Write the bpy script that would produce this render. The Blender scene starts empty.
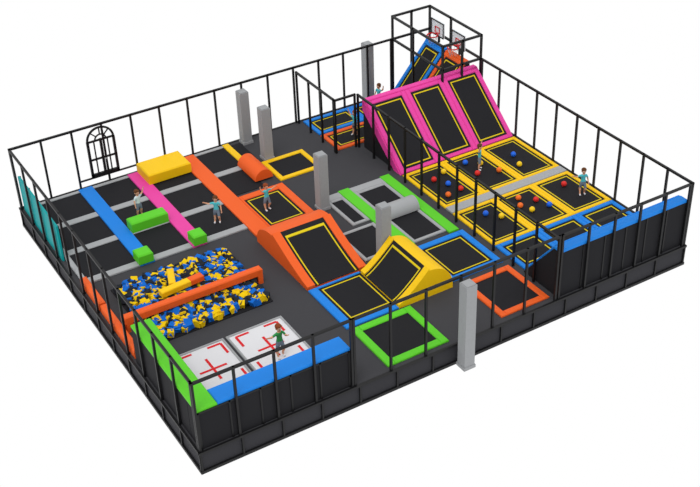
import bpy, bmesh, math, random
from mathutils import Matrix, Vector
random.seed(7)
scene=bpy.context.scene
scene.view_settings.view_transform='Standard'
COL=scene.collection
X,Y,D,H=20.44,17.1,0.8,3.6
V=Vector
# ---------------------------------------------------------------- materials
def s2l(c): 
    c=c/255.; return c/12.92 if c<=0.04045 else ((c+0.055)/1.055)**2.4
MATS={}
def mat(name,rgb,rough=0.55,bump=0.0,scale=30.0,var=0.06,spec=0.2,metal=0.0):
    m=bpy.data.materials.new(name);m.use_nodes=True;nt=m.node_tree;b=nt.nodes['Principled BSDF']
    col=tuple(s2l(c) for c in rgb)
    tc=nt.nodes.new('ShaderNodeTexCoord');n=nt.nodes.new('ShaderNodeTexNoise')
    n.inputs['Scale'].default_value=scale;n.inputs['Detail'].default_value=4
    nt.links.new(tc.outputs['Object'],n.inputs['Vector'])
    mx=nt.nodes.new('ShaderNodeMix');mx.data_type='RGBA'
    mx.inputs[6].default_value=tuple(c*(1-var) for c in col)+(1,)
    mx.inputs[7].default_value=tuple(min(1,c*(1+var)) for c in col)+(1,)
    nt.links.new(n.outputs['Fac'],mx.inputs[0]);nt.links.new(mx.outputs[2],b.inputs['Base Color'])
    b.inputs['Roughness'].default_value=rough;b.inputs['Specular IOR Level'].default_value=spec
    b.inputs['Metallic'].default_value=metal
    if bump:
        bp=nt.nodes.new('ShaderNodeBump');bp.inputs['Strength'].default_value=bump;bp.inputs['Distance'].default_value=0.01
        nt.links.new(n.outputs['Fac'],bp.inputs['Height']);nt.links.new(bp.outputs['Normal'],b.inputs['Normal'])
    MATS[name]=m;return m
mat('vinyl_blue',(20,122,212));mat('vinyl_orange',(226,92,32));mat('vinyl_yellow',(236,190,10))
mat('vinyl_green',(88,194,38));mat('vinyl_pink',(220,64,154));mat('vinyl_grey',(156,158,160))
mat('vinyl_teal',(0,148,150));mat('deck_carpet',(64,64,67),0.9,0.4,60,0.15,0.1)
mat('jump_mat',(33,33,36),0.8,0.3,120,0.15,0.12);mat('line_yellow',(214,190,14),0.6)
mat('wall_panel',(32,32,35),0.75,0.2,40,0.1,0.12);mat('skirt_panel',(50,50,54),0.7,0.2,40,0.1,0.15)
mat('steel_black',(14,14,16),0.5,0,30,0.05,0.3);mat('concrete',(150,152,154),0.8,0.3,12,0.08,0.1)
mat('mat_white',(210,210,213),0.6);mat('line_red',(206,26,32),0.6)
mat('skin',(214,160,128),0.6);mat('hair_brown',(92,56,30),0.8);mat('hair_auburn',(130,62,30),0.8)
mat('shirt_teal',(80,186,196),0.8);mat('shirt_white',(204,220,224),0.8);mat('shirt_green',(50,140,74),0.8)
mat('shorts_grey',(110,124,140),0.8);mat('shoe',(215,215,220),0.6);mat('eye',(20,20,24),0.3);mat('eye_white',(235,235,235),0.4);mat('lips',(180,84,80),0.6)
mat('ball_red',(214,44,40),0.4);mat('ball_blue',(30,100,220),0.4);mat('ball_yellow',(240,200,30),0.4);mat('ball_orange',(236,110,40),0.4)
mat('foam_blue',(24,100,192),0.9,spec=.05);mat('foam_yellow',(228,190,20),0.9,spec=.05);mat('foam_grey',(40,44,50),0.9,spec=.05)
mat('board_glass',(220,226,230),0.3)
# ---------------------------------------------------------------- mesh builder
class Fr:
    def __init__(s,o,u,v):
        s.o=V(o);s.u=V(u).normalized();s.v=V(v).normalized();s.w=s.u.cross(s.v)
    def p(s,a,b,c): return s.o+s.u*a+s.v*b+s.w*c
WORLD=Fr((0,0,0),(1,0,0),(0,1,0))
class MB:
    def __init__(s): s.v=[];s.f=[];s.m=[];s.mats=[];s.sm=[]
    def mi(s,n):
        if n not in s.mats: s.mats.append(n)
        return s.mats.index(n)
    def face(s,pts,m,smooth=False):
        b=len(s.v);s.v+=[tuple(p) for p in pts];s.f.append(tuple(range(b,b+len(pts))));s.m.append(s.mi(m));s.sm.append(smooth)
    def hexa(s,P,m):
        b=len(s.v);s.v+=[tuple(p) for p in P];k=s.mi(m)
        for q in ((3,2,1,0),(4,5,6,7),(0,1,5,4),(1,2,6,5),(2,3,7,6),(3,0,4,7)):
            s.f.append(tuple(b+i for i in q));s.m.append(k);s.sm.append(False)
    def slab(s,F,a0,a1,b0,b1,c0,c1,m):
        s.hexa([F.p(a0,b0,c0),F.p(a1,b0,c0),F.p(a1,b1,c0),F.p(a0,b1,c0),F.p(a0,b0,c1),F.p(a1,b0,c1),F.p(a1,b1,c1),F.p(a0,b1,c1)],m)
    def pad(s,F,a0,a1,b0,b1,c0,c1,m,e=0.03):
        cm=c1-e
        s.slab(F,a0,a1,b0,b1,c0,cm,m)
        P=[F.p(a0,b0,cm),F.p(a1,b0,cm),F.p(a1,b1,cm),F.p(a0,b1,cm),F.p(a0+e,b0+e,c1),F.p(a1-e,b0+e,c1),F.p(a1-e,b1-e,c1),F.p(a0+e,b1-e,c1)]
        s.hexa(P,m)
    def box(s,x0,x1,y0,y1,z0,z1,m): s.slab(WORLD,x0,x1,y0,y1,z0,z1,m)
    def prism(s,prof,fn,t0,t1,m,side=None,smooth=False):
        n=len(prof)
        for i in range(n):
            a,b=prof[i],prof[(i+1)%n]
            s.face([fn(*a,t0),fn(*b,t0),fn(*b,t1),fn(*a,t1)],m)
        s.face([fn(*p,t0) for p in prof][::-1],side or m);s.face([fn(*p,t1) for p in prof],side or m)
    def tube(s,a,b,r0,r1,m,n=8):
        a=V(a);b=V(b);d=(b-a).normalized();u=d.orthogonal().normalized();w=d.cross(u)
        A=[a+(u*math.cos(2*math.pi*i/n)+w*math.sin(2*math.pi*i/n))*r0 for i in range(n)]
        B=[b+(u*math.cos(2*math.pi*i/n)+w*math.sin(2*math.pi*i/n))*r1 for i in range(n)]
        for i in range(n): s.face([A[i],A[(i+1)%n],B[(i+1)%n],B[i]],m,True)
        s.face(A[::-1],m);s.face(B,m)
    def ball(s,c,r,m,nu=12,nv=8,sc=(1,1,1)):
        c=V(c)
        def P(i,j):
            t=math.pi*j/nv;q=2*math.pi*i/nu
            return c+V((math.sin(t)*math.cos(q)*sc[0],math.sin(t)*math.sin(q)*sc[1],math.cos(t)*sc[2]))*r
        for j in range(nv):
            for i in range(nu):
                if j==0: s.face([P(0,0),P(i,1),P(i+1,1)],m,True)
                elif j==nv-1: s.face([P(i,j),P(0,nv),P(i+1,j)],m,True)
                else: s.face([P(i,j),P(i,j+1),P(i+1,j+1),P(i+1,j)],m,True)
    def build(s,name,normals=True):
        me=bpy.data.meshes.new(name);me.from_pydata(s.v,[],s.f)
        for n in s.mats: me.materials.append(MATS[n])
        me.polygons.foreach_set('material_index',s.m);me.polygons.foreach_set('use_smooth',s.sm);me.update()
        bm=bmesh.new();bm.from_mesh(me);bmesh.ops.remove_doubles(bm,verts=bm.verts,dist=1e-5)
        bmesh.ops.recalc_face_normals(bm,faces=bm.faces);bm.to_mesh(me);bm.free()
        ob=bpy.data.objects.new(name,me);COL.objects.link(ob);return ob
def outline(mb,F,a0,a1,b0,b1,c,w=0.05,m='line_yellow',t=0.008):
    mb.slab(F,a0,a1,b0,b0+w,c,c+t,m);mb.slab(F,a0,a1,b1-w,b1,c,c+t,m)
    mb.slab(F,a0,a0+w,b0+w,b1-w,c,c+t,m);mb.slab(F,a1-w,a1,b0+w,b1-w,c,c+t,m)
def tramp(mb,F,a0,a1,b0,b1,pm,bd=0.25,line=True,matm='jump_mat',h=0.08,bds=None):
    l=r=f=k=bd
    if bds: l,r,f,k=bds
    if l>0: mb.pad(F,a0,a0+l,b0,b1,0,h,pm)
    if r>0: mb.pad(F,a1-r,a1,b0,b1,0,h,pm)
    if f>0: mb.pad(F,a0+l,a1-r,b0,b0+f,0,h,pm)
    if k>0: mb.pad(F,a0+l,a1-r,b1-k,b1,0,h,pm)
    mb.slab(F,a0+l,a1-r,b0+f,b1-k,0,0.03,matm)
    if line: outline(mb,F,a0+l+.1,a1-r-.1,b0+f+.1,b1-k-.1,0.03)
DK=Fr((0,0,D),(1,0,0),(0,1,0))
# ---------------------------------------------------------------- platform / floor
mb=MB()
mb.box(0.05,X-0.05,0.05,Y-0.05,0,D-0.01,'skirt_panel')
mb.box(0.0,X,0.0,Y,D-0.06,D,'deck_carpet')
def seams(n,fn):
    for i in range(n+1): fn(i/n)
seams(14,lambda t:mb.box(t*(X-.06),t*(X-.06)+.06,-0.02,0.05,0,D-.06,'steel_black'))
seams(14,lambda t:mb.box(t*(X-.06),t*(X-.06)+.06,Y-.05,Y+.02,0,D-.06,'steel_black'))
seams(12,lambda t:mb.box(-0.02,0.05,t*(Y-.06),t*(Y-.06)+.06,0,D-.06,'steel_black'))
seams(12,lambda t:mb.box(X-.05,X+.02,t*(Y-.06),t*(Y-.06)+.06,0,D-.06,'steel_black'))
mb.box(-.03,X+.03,-.03,.05,D-.06,D+.03,'steel_black');mb.box(-.03,X+.03,Y-.05,Y+.03,D-.06,D+.03,'steel_black')
mb.box(-.03,.05,0,Y,D-.06,D+.03,'steel_black');mb.box(X-.05,X+.03,0,Y,D-.06,D+.03,'steel_black')
mb.box(-.03,X+.03,-.03,.05,-.06,.05,'steel_black');mb.box(-.03,.05,0,Y,-.06,.05,'steel_black');mb.box(X-.05,X+.03,0,Y,-.06,.05,'steel_black')
mb.build('floor')
# ---------------------------------------------------------------- fences
def fence(name,a,b,z0,z1,n,th=0.08,rails=(1.0,)):
    mb=MB();a=V((a[0],a[1],0));b=V((b[0],b[1],0));L=(b-a).length;F=Fr((a.x,a.y,0),(b-a),V((0,0,1)).cross(b-a))
    for i in range(n+1):
        t=L*i/n;mb.slab(F,t-th/2,t+th/2,-th/2,th/2,z0,z1,'steel_black')
    for r in rails:
        z=z0+(z1-z0)*r;mb.slab(F,-th/2,L+th/2,-th*.55,th*.55,z-th,z,'steel_black')
    return mb.build(name)
e=.06;CY=13.05
fence('perimeter_fence',(e,Y-e),(18.2,Y-e),D,H,14)
fence('perimeter_fence',(e,e+.1),(e,Y-e-.1),D,H,12)
fence('perimeter_fence',(X-e,e),(X-e,CY-.12),D,H,10)
fence('perimeter_fence',(e,e),(5.6,e),D,H,4)
fence('perimeter_fence',(5.7,e),(14.1,e),D,H,6)
fence('perimeter_fence',(14.25,e),(X-e-.1,e),D,H,5)
fence('divider_fence',(14.2,13.5),(14.2,e+.12),D,3.4,11)
fence('divider_fence',(13.1,Y-e-.12),(13.1,13.7),D,3.4,3)
fence('divider_fence',(13.1,13.6),(14.1,13.6),D,3.4,1)
# ---------------------------------------------------------------- tower cage
mb=MB();th=.09;T=4.72
for (x,y,z0) in ((18.3,Y-e,D),(X-e,Y-e,D),(X-e,CY,D),(18.3,CY,2.95),(19.35,Y-e,D),(19.35,CY,2.95),(X-e,15.35,D),(18.3,15.35,D)):
    mb.box(x-th/2,x+th/2,y-th/2,y+th/2,z0,T,'steel_black')
for z in (H,T):
    for y in (Y-e,CY): mb.box(18.3,X-e,y-th/2,y+th/2,z-th,z,'steel_black')
    for x in (18.3,X-e): mb.box(x-th/2,x+th/2,CY,Y-e,z-th,z,'steel_black')
mb.build('basketball_cage')
# ---------------------------------------------------------------- columns
for (x,y,z0,z1) in ((10.3,16.75,D,3.3),(10.4,14.95,D,3.25),(10.35,10.1,D,3.3),(10.4,5.6,D,3.25),(9.9,-.35,0,3.5),(17.15,17.42,0,3.5)):
    mb=MB();w=.21
    mb.box(x-w,x+w,y-w,y+w,z0,z1,'concrete');mb.box(x-w-.03,x+w+.03,y-w-.03,y+w+.03,z0,z0+.12,'concrete')
    mb.box(x-w+.03,x+w-.03,y-w+.03,y+w-.03,z1,z1+.03,'concrete');mb.build('concrete_column')
# ---------------------------------------------------------------- left trampoline court
mb=MB()
Yb=16.95
def strip(x0,x1,y0,y1,m,h=.08): mb.pad(DK,x0,x1,y0,y1,0,h,m,.02)
cols=[(0.45,2.5),(3.1,4.7),(5.3,7.1),(7.8,9.2)]
for (x0,x1) in cols:
    y1s=[10.6,12.75,14.8,16.95]
    for y in y1s:
        if x0>7.5 and y<12.8: continue
        strip(x0,x1,y-.17,y+.17 if y<16.9 else Y-.15,'vinyl_grey',.07)
    for j in range(3):
        if x0>7.5 and j==0: continue
        mb.slab(DK,x0,x1,y1s[j]+.17,y1s[j+1]-.17,0,.03,'jump_mat')
strip(.25,.45,10.7,Yb,'vinyl_grey')
strip(2.5,3.1,10.4,Y-.15,'vinyl_blue',.1);strip(4.7,5.3,10.4,Y-.15,'vinyl_pink',.1);strip(7.1,7.8,9.7,Y-.15,'vinyl_orange',.1)
strip(9.2,9.5,15.0,Y-.15,'vinyl_yellow',.1)
mb.slab(DK,9.5,10.0,15.3,16.8,0,.03,'jump_mat')
mb.build('trampoline_court')
mb=MB();tramp(mb,DK,9.95,12.0,12.9,14.7,'vinyl_yellow',.22,False);mb.build('framed_trampoline')
mb=MB();tramp(mb,DK,7.82,9.9,9.75,12.7,'vinyl_orange',bds=(.1,.35,.3,.35));mb.build('framed_trampoline')
mb=MB();tramp(mb,DK,7.1,9.6,.25,2.65,'vinyl_green',.3,False);mb.build('framed_trampoline')
mb=MB();tramp(mb,DK,7.0,9.19,2.75,5.45,'vinyl_blue',bds=(.35,.0,.35,.1));mb.build('framed_trampoline')
mb=MB();tramp(mb,DK,11.9,14.05,.3,2.7,'vinyl_orange',.25,False);mb.build('framed_trampoline')
mb=MB();tramp(mb,DK,11.65,14.05,3.0,5.6,'vinyl_blue',.27);mb.build('framed_trampoline')
# centre grey court
mb=MB()
for (x0,x1,y0,y1) in ((9.75,11.45,5.9,8.0),(10.65,11.45,8.25,10.3),(11.95,13.5,5.9,8.0),(11.95,13.5,8.25,10.3)):
    tramp(mb,DK,x0,x1,y0,y1,'vinyl_grey',.15,False,h=.07)
for (x0,x1) in ((10.65,11.45),(11.95,13.5)): mb.pad(DK,x0,x1,10.3,10.7,0,.07,'vinyl_grey',.02)
mb.pad(DK,11.45,11.95,5.8,10.75,0,.09,'vinyl_green',.02);mb.pad(DK,13.5,13.95,5.7,10.75,0,.09,'vinyl_green',.02)
mb.build('trampoline_court')
# ---------------------------------------------------------------- ramps
def ramp(name,fn,crest,zt,tail,w,pm,bd):
    mb=MB();prof=[(0,0),(0,.08)];n=14
    ns=8
    for i in range(1,ns):
        t=i/ns;prof.append((crest*t,.08+(zt-.08)*(t**1.25)))
    run=len(prof)
    for i in range(n+1):
        a=math.pi/2*i/n
        prof.append((crest+(tail-crest)*math.sin(a),zt*math.cos(a)**.8 if i<n else 0))
    mb.prism(prof,fn,0,w,pm)
    P=prof[1:run+1]
    def ribbon(t0,t1,h,m,i0=0,i1=None):
        Q=P[i0:i1]
        top=[(a,b+h) for a,b in Q]
        mb.prism(Q+top[::-1],fn,t0,t1,m)
    ribbon(0,bd,.08,pm);ribbon(w-bd,w,.08,pm);ribbon(bd,w-bd,.03,'jump_mat')
    ribbon(bd+.1,bd+.15,.045,'line_yellow',0,-1);ribbon(w-bd-.15,w-bd-.1,.045,'line_yellow',0,-1)
    a,b=P[-2];c,d=P[-1];k=.3;mb.prism([(a,b+.02),(a+(c-a)*k,b+(d-b)*k+.02),(a+(c-a)*k,b+(d-b)*k+.05),(a,b+.05)],fn,bd+.1,w-bd-.1,'line_yellow')
    return mb.build(name)
ramp('curved_ramp',lambda a,b,t:V((7.0+t,5.5+a,D+b)),2.6,1.0,3.95,2.55,'vinyl_orange',.33)
ramp('curved_ramp',lambda a,b,t:V((9.2+a,2.75+t,D+b)),1.3,1.15,2.35,2.6,'vinyl_yellow',.28)
def barrel(name,fn,r,w,m,h=None):
    mb=MB();n=16;prof=[(math.cos(math.pi*i/n)*r,math.sin(math.pi*i/n)*(h or r)) for i in range(n+1)]
    mb.prism(prof,fn,0,w,m);return mb.build(name)
barrel('foam_half_barrel',lambda a,b,t:V((9.38+a,13.3+t,D+.1+b)),.42,1.65,'vinyl_orange',.45)
barrel('foam_half_barrel',lambda a,b,t:V((11.97+t,8.12+a,D+.08+b)),.42,1.5,'vinyl_grey',.42)
# ---------------------------------------------------------------- foam blocks
def block(name,x0,x1,y0,y1,z0,z1,m):
    mb=MB();mb.pad(WORLD,x0,x1,y0,y1,z0,z1,m,.05)
    return mb.build(name)
block('foam_block',5.15,7.1,15.6,Y-.2,D+.1,D+.55,'vinyl_yellow')
block('foam_block',3.12,4.68,12.6,13.15,D+.07,D+.5,'vinyl_green')
block('foam_block',4.75,5.3,10.35,10.95,D+.1,D+.5,'vinyl_green')
block('foam_block',2.45,3.05,10.35,10.95,D+.1,D+.5,'vinyl_green')
# ---------------------------------------------------------------- foam pit
mb=MB();px0,px1,py0,py1=.95,5.65,5.65,9.6
mb.box(px0,px1,py0,py1,D,D+.03,'jump_mat')
for i in range(900):
    x=random.uniform(px0+.12,px1-.12);y=random.uniform(py0+.12,py1-.12);z=D+.13+random.uniform(0,.06);h=random.uniform(.1,.125)
    R=Matrix.Rotation(random.uniform(0,6.28),3,'Z')@Matrix.Rotation(random.uniform(-.4,.4),3,'X')@Matrix.Rotation(random.uniform(-.4,.4),3,'Y')
    F=Fr((x,y,z),R@V((1,0,0)),R@V((0,1,0)))
    mb.slab(F,-h,h,-h,h,-h,h,random.choice(['foam_blue','foam_yellow','foam_blue','foam_yellow','foam_grey','foam_grey']))
mb.build('foam_pit')
mb=MB();mb.pad(DK,.42,5.9,6.85,7.15,.38,.66,'vinyl_orange',.04);mb.box(.5,.75,6.85,7.15,D,D+.38,'vinyl_orange');mb.box(5.7,5.9,6.85,7.15,D,D+.38,'vinyl_orange');mb.build('balance_beam')
mb=MB();F=Fr((2.2,7.75,D+.36),(1,.1,0),(-.1,1,0));mb.pad(F,0,1.2,-.15,.15,0,.22,'vinyl_yellow',.03);mb.pad(F,1.2,1.75,-.15,.15,0,.22,'vinyl_orange',.03);mb.build('balance_beam')
mb=MB();F=Fr((2.75,7.2,D+.36),(-.1,-1,0),(1,-.1,0));F=Fr((3.1,8.9,D+.36),(-.35,-1,0),(1,-.35,0));mb.pad(F,0,.95,-.13,.13,0,.22,'vinyl_yellow',.03);mb.build('balance_beam')
# ---------------------------------------------------------------- front-left raised walls
mb=MB();W=2.4
mb.box(.12,5.55,.12,.8,D,W-.08,'wall_panel')
for i in range(6):
    x=.12+i*(5.43-.06)/5;mb.box(x,x+.06,.09,.12,D,W-.08,'steel_black')
mb.box(.12,5.55,.09,.12,W-.14,W-.08,'steel_black')
mb.prism([(.8,D),(.8,W-.08),(1.45,D)],lambda a,b,t:V((t,a,b)),1.2,5.55,'wall_panel')
mb.pad(WORLD,.84,5.6,.12,.85,W-.08,W+.02,'vinyl_blue',.03)
mb.build('raised_wall_trampoline')
mb=MB()
mb.box(.12,.75,.82,5.2,D,W-.08,'wall_panel')
mb.prism([(.75,D),(.75,W-.08),(1.1,D)],lambda a,b,t:V((a,t,b)),.88,5.2,'wall_panel')
mb.pad(WORLD,.12,.83,.12,5.2,W-.08,W+.02,'vinyl_green',.03)
mb.build('raised_wall_trampoline')
for (x0,x1) in ((1.15,3.15),(3.25,5.45)):
    mb=MB();tramp(mb,DK,x0,x1,1.5,4.7,'vinyl_grey',.08,False,'mat_white')
    cx=(x0+x1)/2;cy=3.4;z=.03;w=.045
    mb.slab(DK,cx-.5,cx+.5,cy-w,cy+w,z,z+.01,'line_red');mb.slab(DK,cx-w,cx+w,cy-.6,cy+.6,z,z+.012,'line_red')
    for sx in (-1,1):
        for sy in (-1,1):
            ex=cx+sx*.8;ey=cy+sy*1.1
            mb.slab(DK,min(ex,ex-sx*.5),max(ex,ex-sx*.5),ey-w,ey+w,z,z+.01,'line_red')
            mb.slab(DK,ex-w,ex+w,min(ey,ey-sy*.6),max(ey,ey-sy*.6),z,z+.012,'line_red')
    mb.build('target_trampoline')
# left wall pads
mb=MB();mb.box(.13,.21,12.4,Y-.25,D,D+1.6,'vinyl_teal')
for i in range(5): mb.box(.21,.24,12.4+i*1.09,12.46+i*1.09,D,D+1.6,'steel_black')
mb.build('wall_pad')
mb=MB();mb.pad(WORLD,.15,.4,8.6,10.5,D,D+.35,'vinyl_orange');mb.build('wall_pad')
mb=MB();mb.pad(WORLD,.15,.4,5.4,8.5,D,D+.35,'vinyl_orange');mb.build('wall_pad')
# ---------------------------------------------------------------- right court
mb=MB();x0,x1=14.4,20.3;w3=(x1-x0)/3
for i in range(3):
    for (y0,y1) in ((7.25,10.35),(4.0,6.75)):
        tramp(mb,DK,x0+i*w3,x0+(i+1)*w3,y0,y1,'vinyl_yellow',.17)
mb.pad(DK,x0,x1,6.77,7.23,0,.09,'vinyl_grey',.02);mb.build('trampoline_court')
mb=MB()
for i in range(3): tramp(mb,DK,x0+i*w3,x0+(i+1)*w3,2.1,3.98,'vinyl_blue',.2)
W2=2.8
P=Fr((x0,2.1,D),(1,0,0),(0,-1.6,W2-D));L=math.hypot(1.6,W2-D)
mb.prism([(.14,D),(.14,W2-.05),(.5,W2-.05),(2.1,D)],lambda a,b,t:V((t,a,b)),14.3,20.35,'wall_panel')
if P.w.z<0: P.w=-P.w
for i in range(3): tramp(mb,P,i*w3,(i+1)*w3,0,L,'vinyl_blue',.2)
for i in range(7):
    x=14.3+i*(6.05-.06)/6;mb.box(x,x+.06,.11,.14,D,W2-.05,'steel_black')
mb.pad(WORLD,14.27,20.32,.12,.5,W2-.05,W2+.06,'vinyl_blue',.03)
mb.build('raised_wall_trampoline')
# pink slopes
mb=MB();ty,tz=13.2,3.05
mb.prism([(10.45,D),(ty,tz),(ty+.2,tz),(ty+.2,D)],lambda a,b,t:V((t,a,b)),x0,x1,'wall_panel')
P=Fr((x0,10.45,D),(1,0,0),(0,ty-10.45,tz-D));L=math.hypot(ty-10.45,tz-D)
for i in range(3): tramp(mb,P,i*w3,(i+1)*w3,0,L,'vinyl_pink',bds=(.22,.22,.18,.18))
mb.pad(WORLD,x0-.02,x1,ty-.02,ty+.25,tz,tz+.1,'vinyl_pink',.03)
mb.prism([(10.45,D),(ty,tz),(ty+.2,tz),(ty+.2,tz-.4),(10.95,D)],lambda a,b,t:V((t,a,b)),x0-.05,x0,'vinyl_pink')
mb.build('sloped_wall_trampoline')
# basketball lanes
for (y0,y1,m) in ((15.4,16.9,'vinyl_blue'),(13.75,15.3,'vinyl_orange')):
    mb=MB()
    for (a,b) in ((13.3,15.7),(15.7,18.1)): tramp(mb,DK,a,b,y0,y1,m,.2)
    P=Fr((18.1,y0,D),(2.0,0,2.3),(0,1,0));L=math.hypot(2.0,2.3)
    mb.prism([(18.1,D),(20.1,D+2.3),(20.3,D+2.3),(20.3,D)],lambda a,b,t:V((a,t,b)),y0,y1,'wall_panel',)
    tramp(mb,P,0,L,0,y1-y0,m,.2);mb.pad(WORLD,20.05,20.3,y0,y1,D+2.3,D+2.4,m,.03)
    mb.build('slam_dunk_lane')
    cy=(y0+y1)/2;mb=MB()
    mb.box(20.2,20.25,cy-.5,cy+.5,3.55,4.3,'board_glass')
    for (a0,a1,b0,b1) in ((-.5,.5,3.55,3.6),(-.5,.5,4.25,4.3),(-.5,-.45,3.55,4.3),(.45,.5,3.55,4.3),(-.18,.18,3.7,3.73),(-.18,.18,3.97,4.0),(-.18,-.15,3.7,4.0),(.15,.18,3.7,4.0)):
        mb.box(20.17,20.2,cy+a0,cy+a1,b0,b1,'line_red' if abs(a0)<.3 else 'steel_black')
    cx=19.92;n=20
    for i in range(n):
        a=2*math.pi*i/n;b=2*math.pi*(i+1)/n
        mb.tube((cx+.25*math.cos(a),cy+.25*math.sin(a),3.65),(cx+.25*math.cos(b),cy+.25*math.sin(b),3.65),.03,.03,'line_red',6)
        if i%2==0: mb.tube((cx+.25*math.cos(a),cy+.25*math.sin(a),3.65),(cx+.14*math.cos(b),cy+.14*math.sin(b),3.25),.01,.01,'mat_white',4)
    mb.box(20.25,20.33,cy-.05,cy+.05,3.2,4.1,'steel_black');mb.build('basketball_hoop')
# ---------------------------------------------------------------- arched door in back fence
mb=MB();cx=3.82;yy=Y-e;w=.62;zb=1.2;zs=2.85;t=.1
mb.box(2.66,5.26,yy-.03,yy+.03,zb-.06,zb,'steel_black')
mb.box(cx-w,cx-w+t,yy-.05,yy+.05,zb,zs,'steel_black');mb.box(cx+w-t,cx+w,yy-.05,yy+.05,zb,zs,'steel_black');mb.box(cx-w,cx+w,yy-.05,yy+.05,zb,zb+.14,'steel_black')
mb.box(cx-.05,cx+.05,yy-.04,yy+.04,zb,zs+.05,'steel_black')
for s in (-.3,.3): mb.box(cx+s-.025,cx+s+.025,yy-.03,yy+.03,zb,zs,'steel_black')
for z in (2.0,zs): mb.box(cx-w,cx+w,yy-.035,yy+.035,z-.035,z+.035,'steel_black')
for (r,q) in ((w-.05,.05),(.24,.035)):
    for i in range(16):
        a=math.pi*i/16;b=math.pi*(i+1)/16
        mb.tube((cx+r*math.cos(a),yy,zs+r*math.sin(a)),(cx+r*math.cos(b),yy,zs+r*math.sin(b)),q,q,'steel_black',6)
for a in (math.pi/4,math.pi/2,3*math.pi/4): mb.tube((cx+.24*math.cos(a),yy,zs+.24*math.sin(a)),(cx+(w-.04)*math.cos(a),yy,zs+(w-.04)*math.sin(a)),.03,.03,'steel_black',6)
mb.ball((cx+.09,yy-.07,1.95),.04,'concrete')
mb.build('door_1')
# ---------------------------------------------------------------- balls
mb=MB();cl=['ball_red','ball_blue','ball_yellow','ball_orange']
pts=[(15.2,9.2),(15.5,8.6),(15.9,9.5),(15.0,7.9),(15.7,8.0),(17.1,9.6),(17.6,9.2),(17.9,8.3),(17.0,8.6),(19.2,9.0),(18.9,8.2),(17.2,6.1),(17.7,5.6),(17.9,5.0),(17.1,5.1),(16.9,5.6),(19.4,5.9),(15.4,5.9),(15.8,5.4)]
for i,(x,y) in enumerate(pts): mb.ball((x,y,D+.03+.12),.12,cl[i%4])
mb.build('play_balls')
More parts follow.
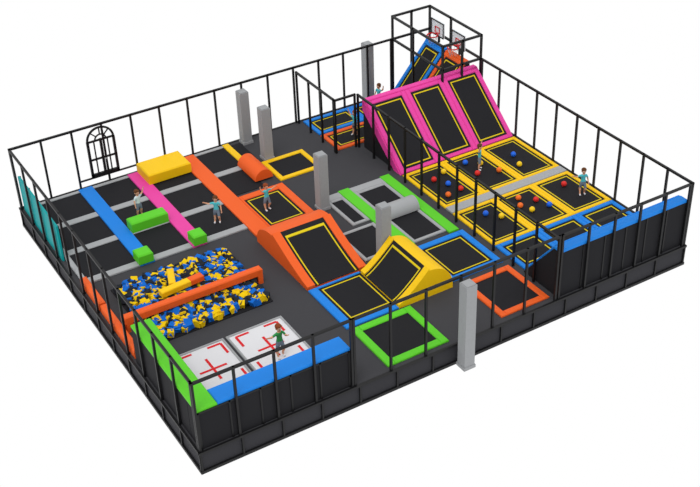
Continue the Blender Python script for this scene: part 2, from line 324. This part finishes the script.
# ---------------------------------------------------------------- children
def child(loc,yaw,shirt,hair,arms,legs=0.0,h=1.25):
    me=bpy.data.meshes.new('k');bm=bmesh.new();sk=bm.verts.layers.skin.verify();R={}
    def v(n,p,r,par=None):
        q=bm.verts.new(p);q[sk].radius=(r,r) if not isinstance(r,tuple) else r;R[n]=q
        if par: bm.edges.new((R[par],q))
    v('pel',(0,0,.56),(.1,.075));v('waist',(0,0,.66),(.088,.065),'pel');v('chest',(0,0,.78),(.105,.07),'waist');v('top',(0,0,.85),(.08,.055),'chest')
    v('neck',(0,0,.92),(.038,.038),'top');v('jaw',(0,-.012,.965),(.05,.06),'neck');v('cheek',(0,-.006,1.01),(.075,.085),'jaw');v('head',(0,.004,1.075),(.085,.1),'cheek');v('crown',(0,.01,1.135),(.05,.06),'head')
    for s,(el,wr) in zip((-1,1),arms):
        k=str(s)
        v('sh'+k,(s*.12,0,.855),.042,'top');v('el'+k,(s*.12+s*el[0],el[1],.855+el[2]),.032,'sh'+k)
        v('wr'+k,(s*.12+s*wr[0],wr[1],.855+wr[2]),.022,'el'+k)
        d=(R['wr'+k].co-R['el'+k].co).normalized();v('pm'+k,R['wr'+k].co+d*.05,(.028,.017),'wr'+k)
        v('hip'+k,(s*.07,0,.49),.07,'pel');v('kn'+k,(s*.085,-.02-s*legs,.29),.048,'hip'+k);v('cf'+k,(s*.087,.005-s*legs*.4,.2),.042,'kn'+k);v('an'+k,(s*.09,.01+s*legs*.3,.075),.028,'cf'+k)
        v('ft'+k,(s*.093,-.03+s*legs*.3,.04),.035,'an'+k);v('to'+k,(s*.1,-.1+s*legs*.3,.032),.03,'ft'+k)
    R['pel'][sk].use_root=True
    palms=[(R['pm%d'%s].co.copy(),(R['pm%d'%s].co-R['wr%d'%s].co).normalized(),s) for s in (-1,1)]
    sh=[(R['sh%d'%s].co.copy(),(R['el%d'%s].co-R['sh%d'%s].co).normalized()) for s in (-1,1)]
    bm.to_mesh(me);bm.free()
    ob=bpy.data.objects.new('k',me);COL.objects.link(ob)
    ob.modifiers.new('s','SKIN').use_smooth_shade=True;sb=ob.modifiers.new('u','SUBSURF');sb.levels=3;sb.render_levels=3
    dg=bpy.context.evaluated_depsgraph_get();ev=ob.evaluated_get(dg).to_mesh()
    mb=MB()
    V3=[q.co.copy() for q in ev.vertices]
    for p in ev.polygons:
        c=p.center;lat=abs(c.x)
        sleeve=any((c-a).dot(d)<.1 and (c-a).dot(d)>-.05 and ((c-a)-d*(c-a).dot(d)).length<.07 for a,d in sh)
        if c.z<.07: m='shoe'
        elif c.z<.33: m='skin'
        elif c.z<.6 and lat<.17 : m='shorts_grey'
        elif c.z<.905 and (lat<.1 or sleeve) and c.z>.55: m=shirt
        else: m='skin'
        mb.face([V3[i] for i in p.vertices],m,True)
    bpy.data.objects.remove(ob)
    for s in (-1,1):
        mb.ball((s*.034,-.08,1.05),.013,'eye_white',10,8,(1,.7,.75));mb.ball((s*.034,-.087,1.05),.008,'eye',8,6);mb.ball((s*.088,.005,1.035),.022,'skin',10,8,(.45,.9,1.3))
        mb.tube((s*.02,-.094,1.075),(s*.05,-.088,1.077),.004,.003,hair,6)
    mb.tube((0,-.086,1.05),(0,-.104,1.022),.007,.012,'skin',8);mb.ball((0,-.104,1.022),.012,'skin',8,6)
    mb.ball((0,-.083,.99),.018,'lips',10,6,(1.2,.5,.35))
    mb.ball((0,.02,1.09),.098,hair,18,12,(.98,1.0,.82));mb.ball((0,.035,1.03),.085,hair,14,10,(1,.85,1.0));mb.ball((.02,-.055,1.12),.05,hair,12,8,(1.3,.7,.5))
    for (c,d,s) in palms:
        side=d.cross(V((0,1,0)));side=side.normalized() if side.length>.1 else V((1,0,0))
        for j,(o,l) in enumerate(((-.018,.04),(-.006,.048),(.006,.045),(.018,.036))):
            a=c+side*o+d*.006;b=a+d*l*.55+V((0,-.006,0));e2=b+d*l*.45+V((0,-.014,0))
            mb.tube(a,b,.0075,.0068,'skin',8);mb.tube(b,e2,.0068,.005,'skin',8);mb.ball(b,.0068,'skin',8,6);mb.ball(e2,.005,'skin',8,6)
        a=c-d*.02;t=a+V((0,-1,0))*.03+d*.03;mb.tube(a,t,.009,.006,'skin',8);mb.ball(t,.006,'skin',8,6)
    o=mb.build('child');k=h/1.17;zmin=min(q[2] for q in mb.v);o.location=(loc[0],loc[1],loc[2]-zmin*k);o.rotation_euler=(0,0,yaw);o.scale=(k,k,k)
dn=((.05,0,-.15),(.07,-.05,-.28));up=((.12,0,.08),(.16,-.02,.22));outp=((.14,0,-.04),(.27,-.03,.02));fw=((.04,-.1,-.1),(.02,-.2,-.02))
zt=D+.03
child((3.9,13.7,zt),.3,'shirt_white','hair_brown',(dn,up))
child((6.3,11.5,zt),-.6,'shirt_teal','hair_brown',(outp,dn),.05)
child((8.4,11.2,zt),.2,'shirt_teal','hair_auburn',(up,outp),.05)
child((4.35,2.7,zt+.012),.1,'shirt_green','hair_auburn',(outp,fw),.04,1.4)
child((17.35,8.95,zt),.8,'shirt_teal','hair_brown',(up,up))
child((19.6,5.0,zt),-.4,'shirt_teal','hair_brown',(outp,dn),.06)
child((16.9,16.1,zt),-1.3,'shirt_teal','hair_brown',(dn,up))
child((14.6,14.5,zt),-1.2,'shirt_teal','hair_auburn',(up,dn),.05)
# ---------------------------------------------------------------- light
w=bpy.data.worlds.new('world');scene.world=w;w.use_nodes=True
w.node_tree.nodes['Background'].inputs[0].default_value=(1,1,1,1);w.node_tree.nodes['Background'].inputs[1].default_value=1.0
l=bpy.data.lights.new('sun','SUN');l.energy=.95;l.angle=math.radians(25);so=bpy.data.objects.new('sun',l);COL.objects.link(so)
so.rotation_euler=V((-.35,-.3,1)).to_track_quat('Z','Y').to_euler()
# ---------------------------------------------------------------- camera
cx,cy,cz,a,b,c,f=[-9.4133,-25.7223,26.667,1.041,0.5946,-0.0358,1192.7626]
fwv=V((math.cos(a)*math.cos(b),math.sin(a)*math.cos(b),-math.sin(b)));r=fwv.cross(V((0,0,1))).normalized();u=r.cross(fwv)
r2=r*math.cos(c)+u*math.sin(c);u2=-r*math.sin(c)+u*math.cos(c)
cam=bpy.data.cameras.new('camera');co=bpy.data.objects.new('camera',cam);COL.objects.link(co);cam.sensor_width=36;cam.lens=f/700*36;cam.clip_end=500
co.matrix_world=Matrix(((r2.x,u2.x,-fwv.x,cx),(r2.y,u2.y,-fwv.y,cy),(r2.z,u2.z,-fwv.z,cz),(0,0,0,1)))
scene.camera=co
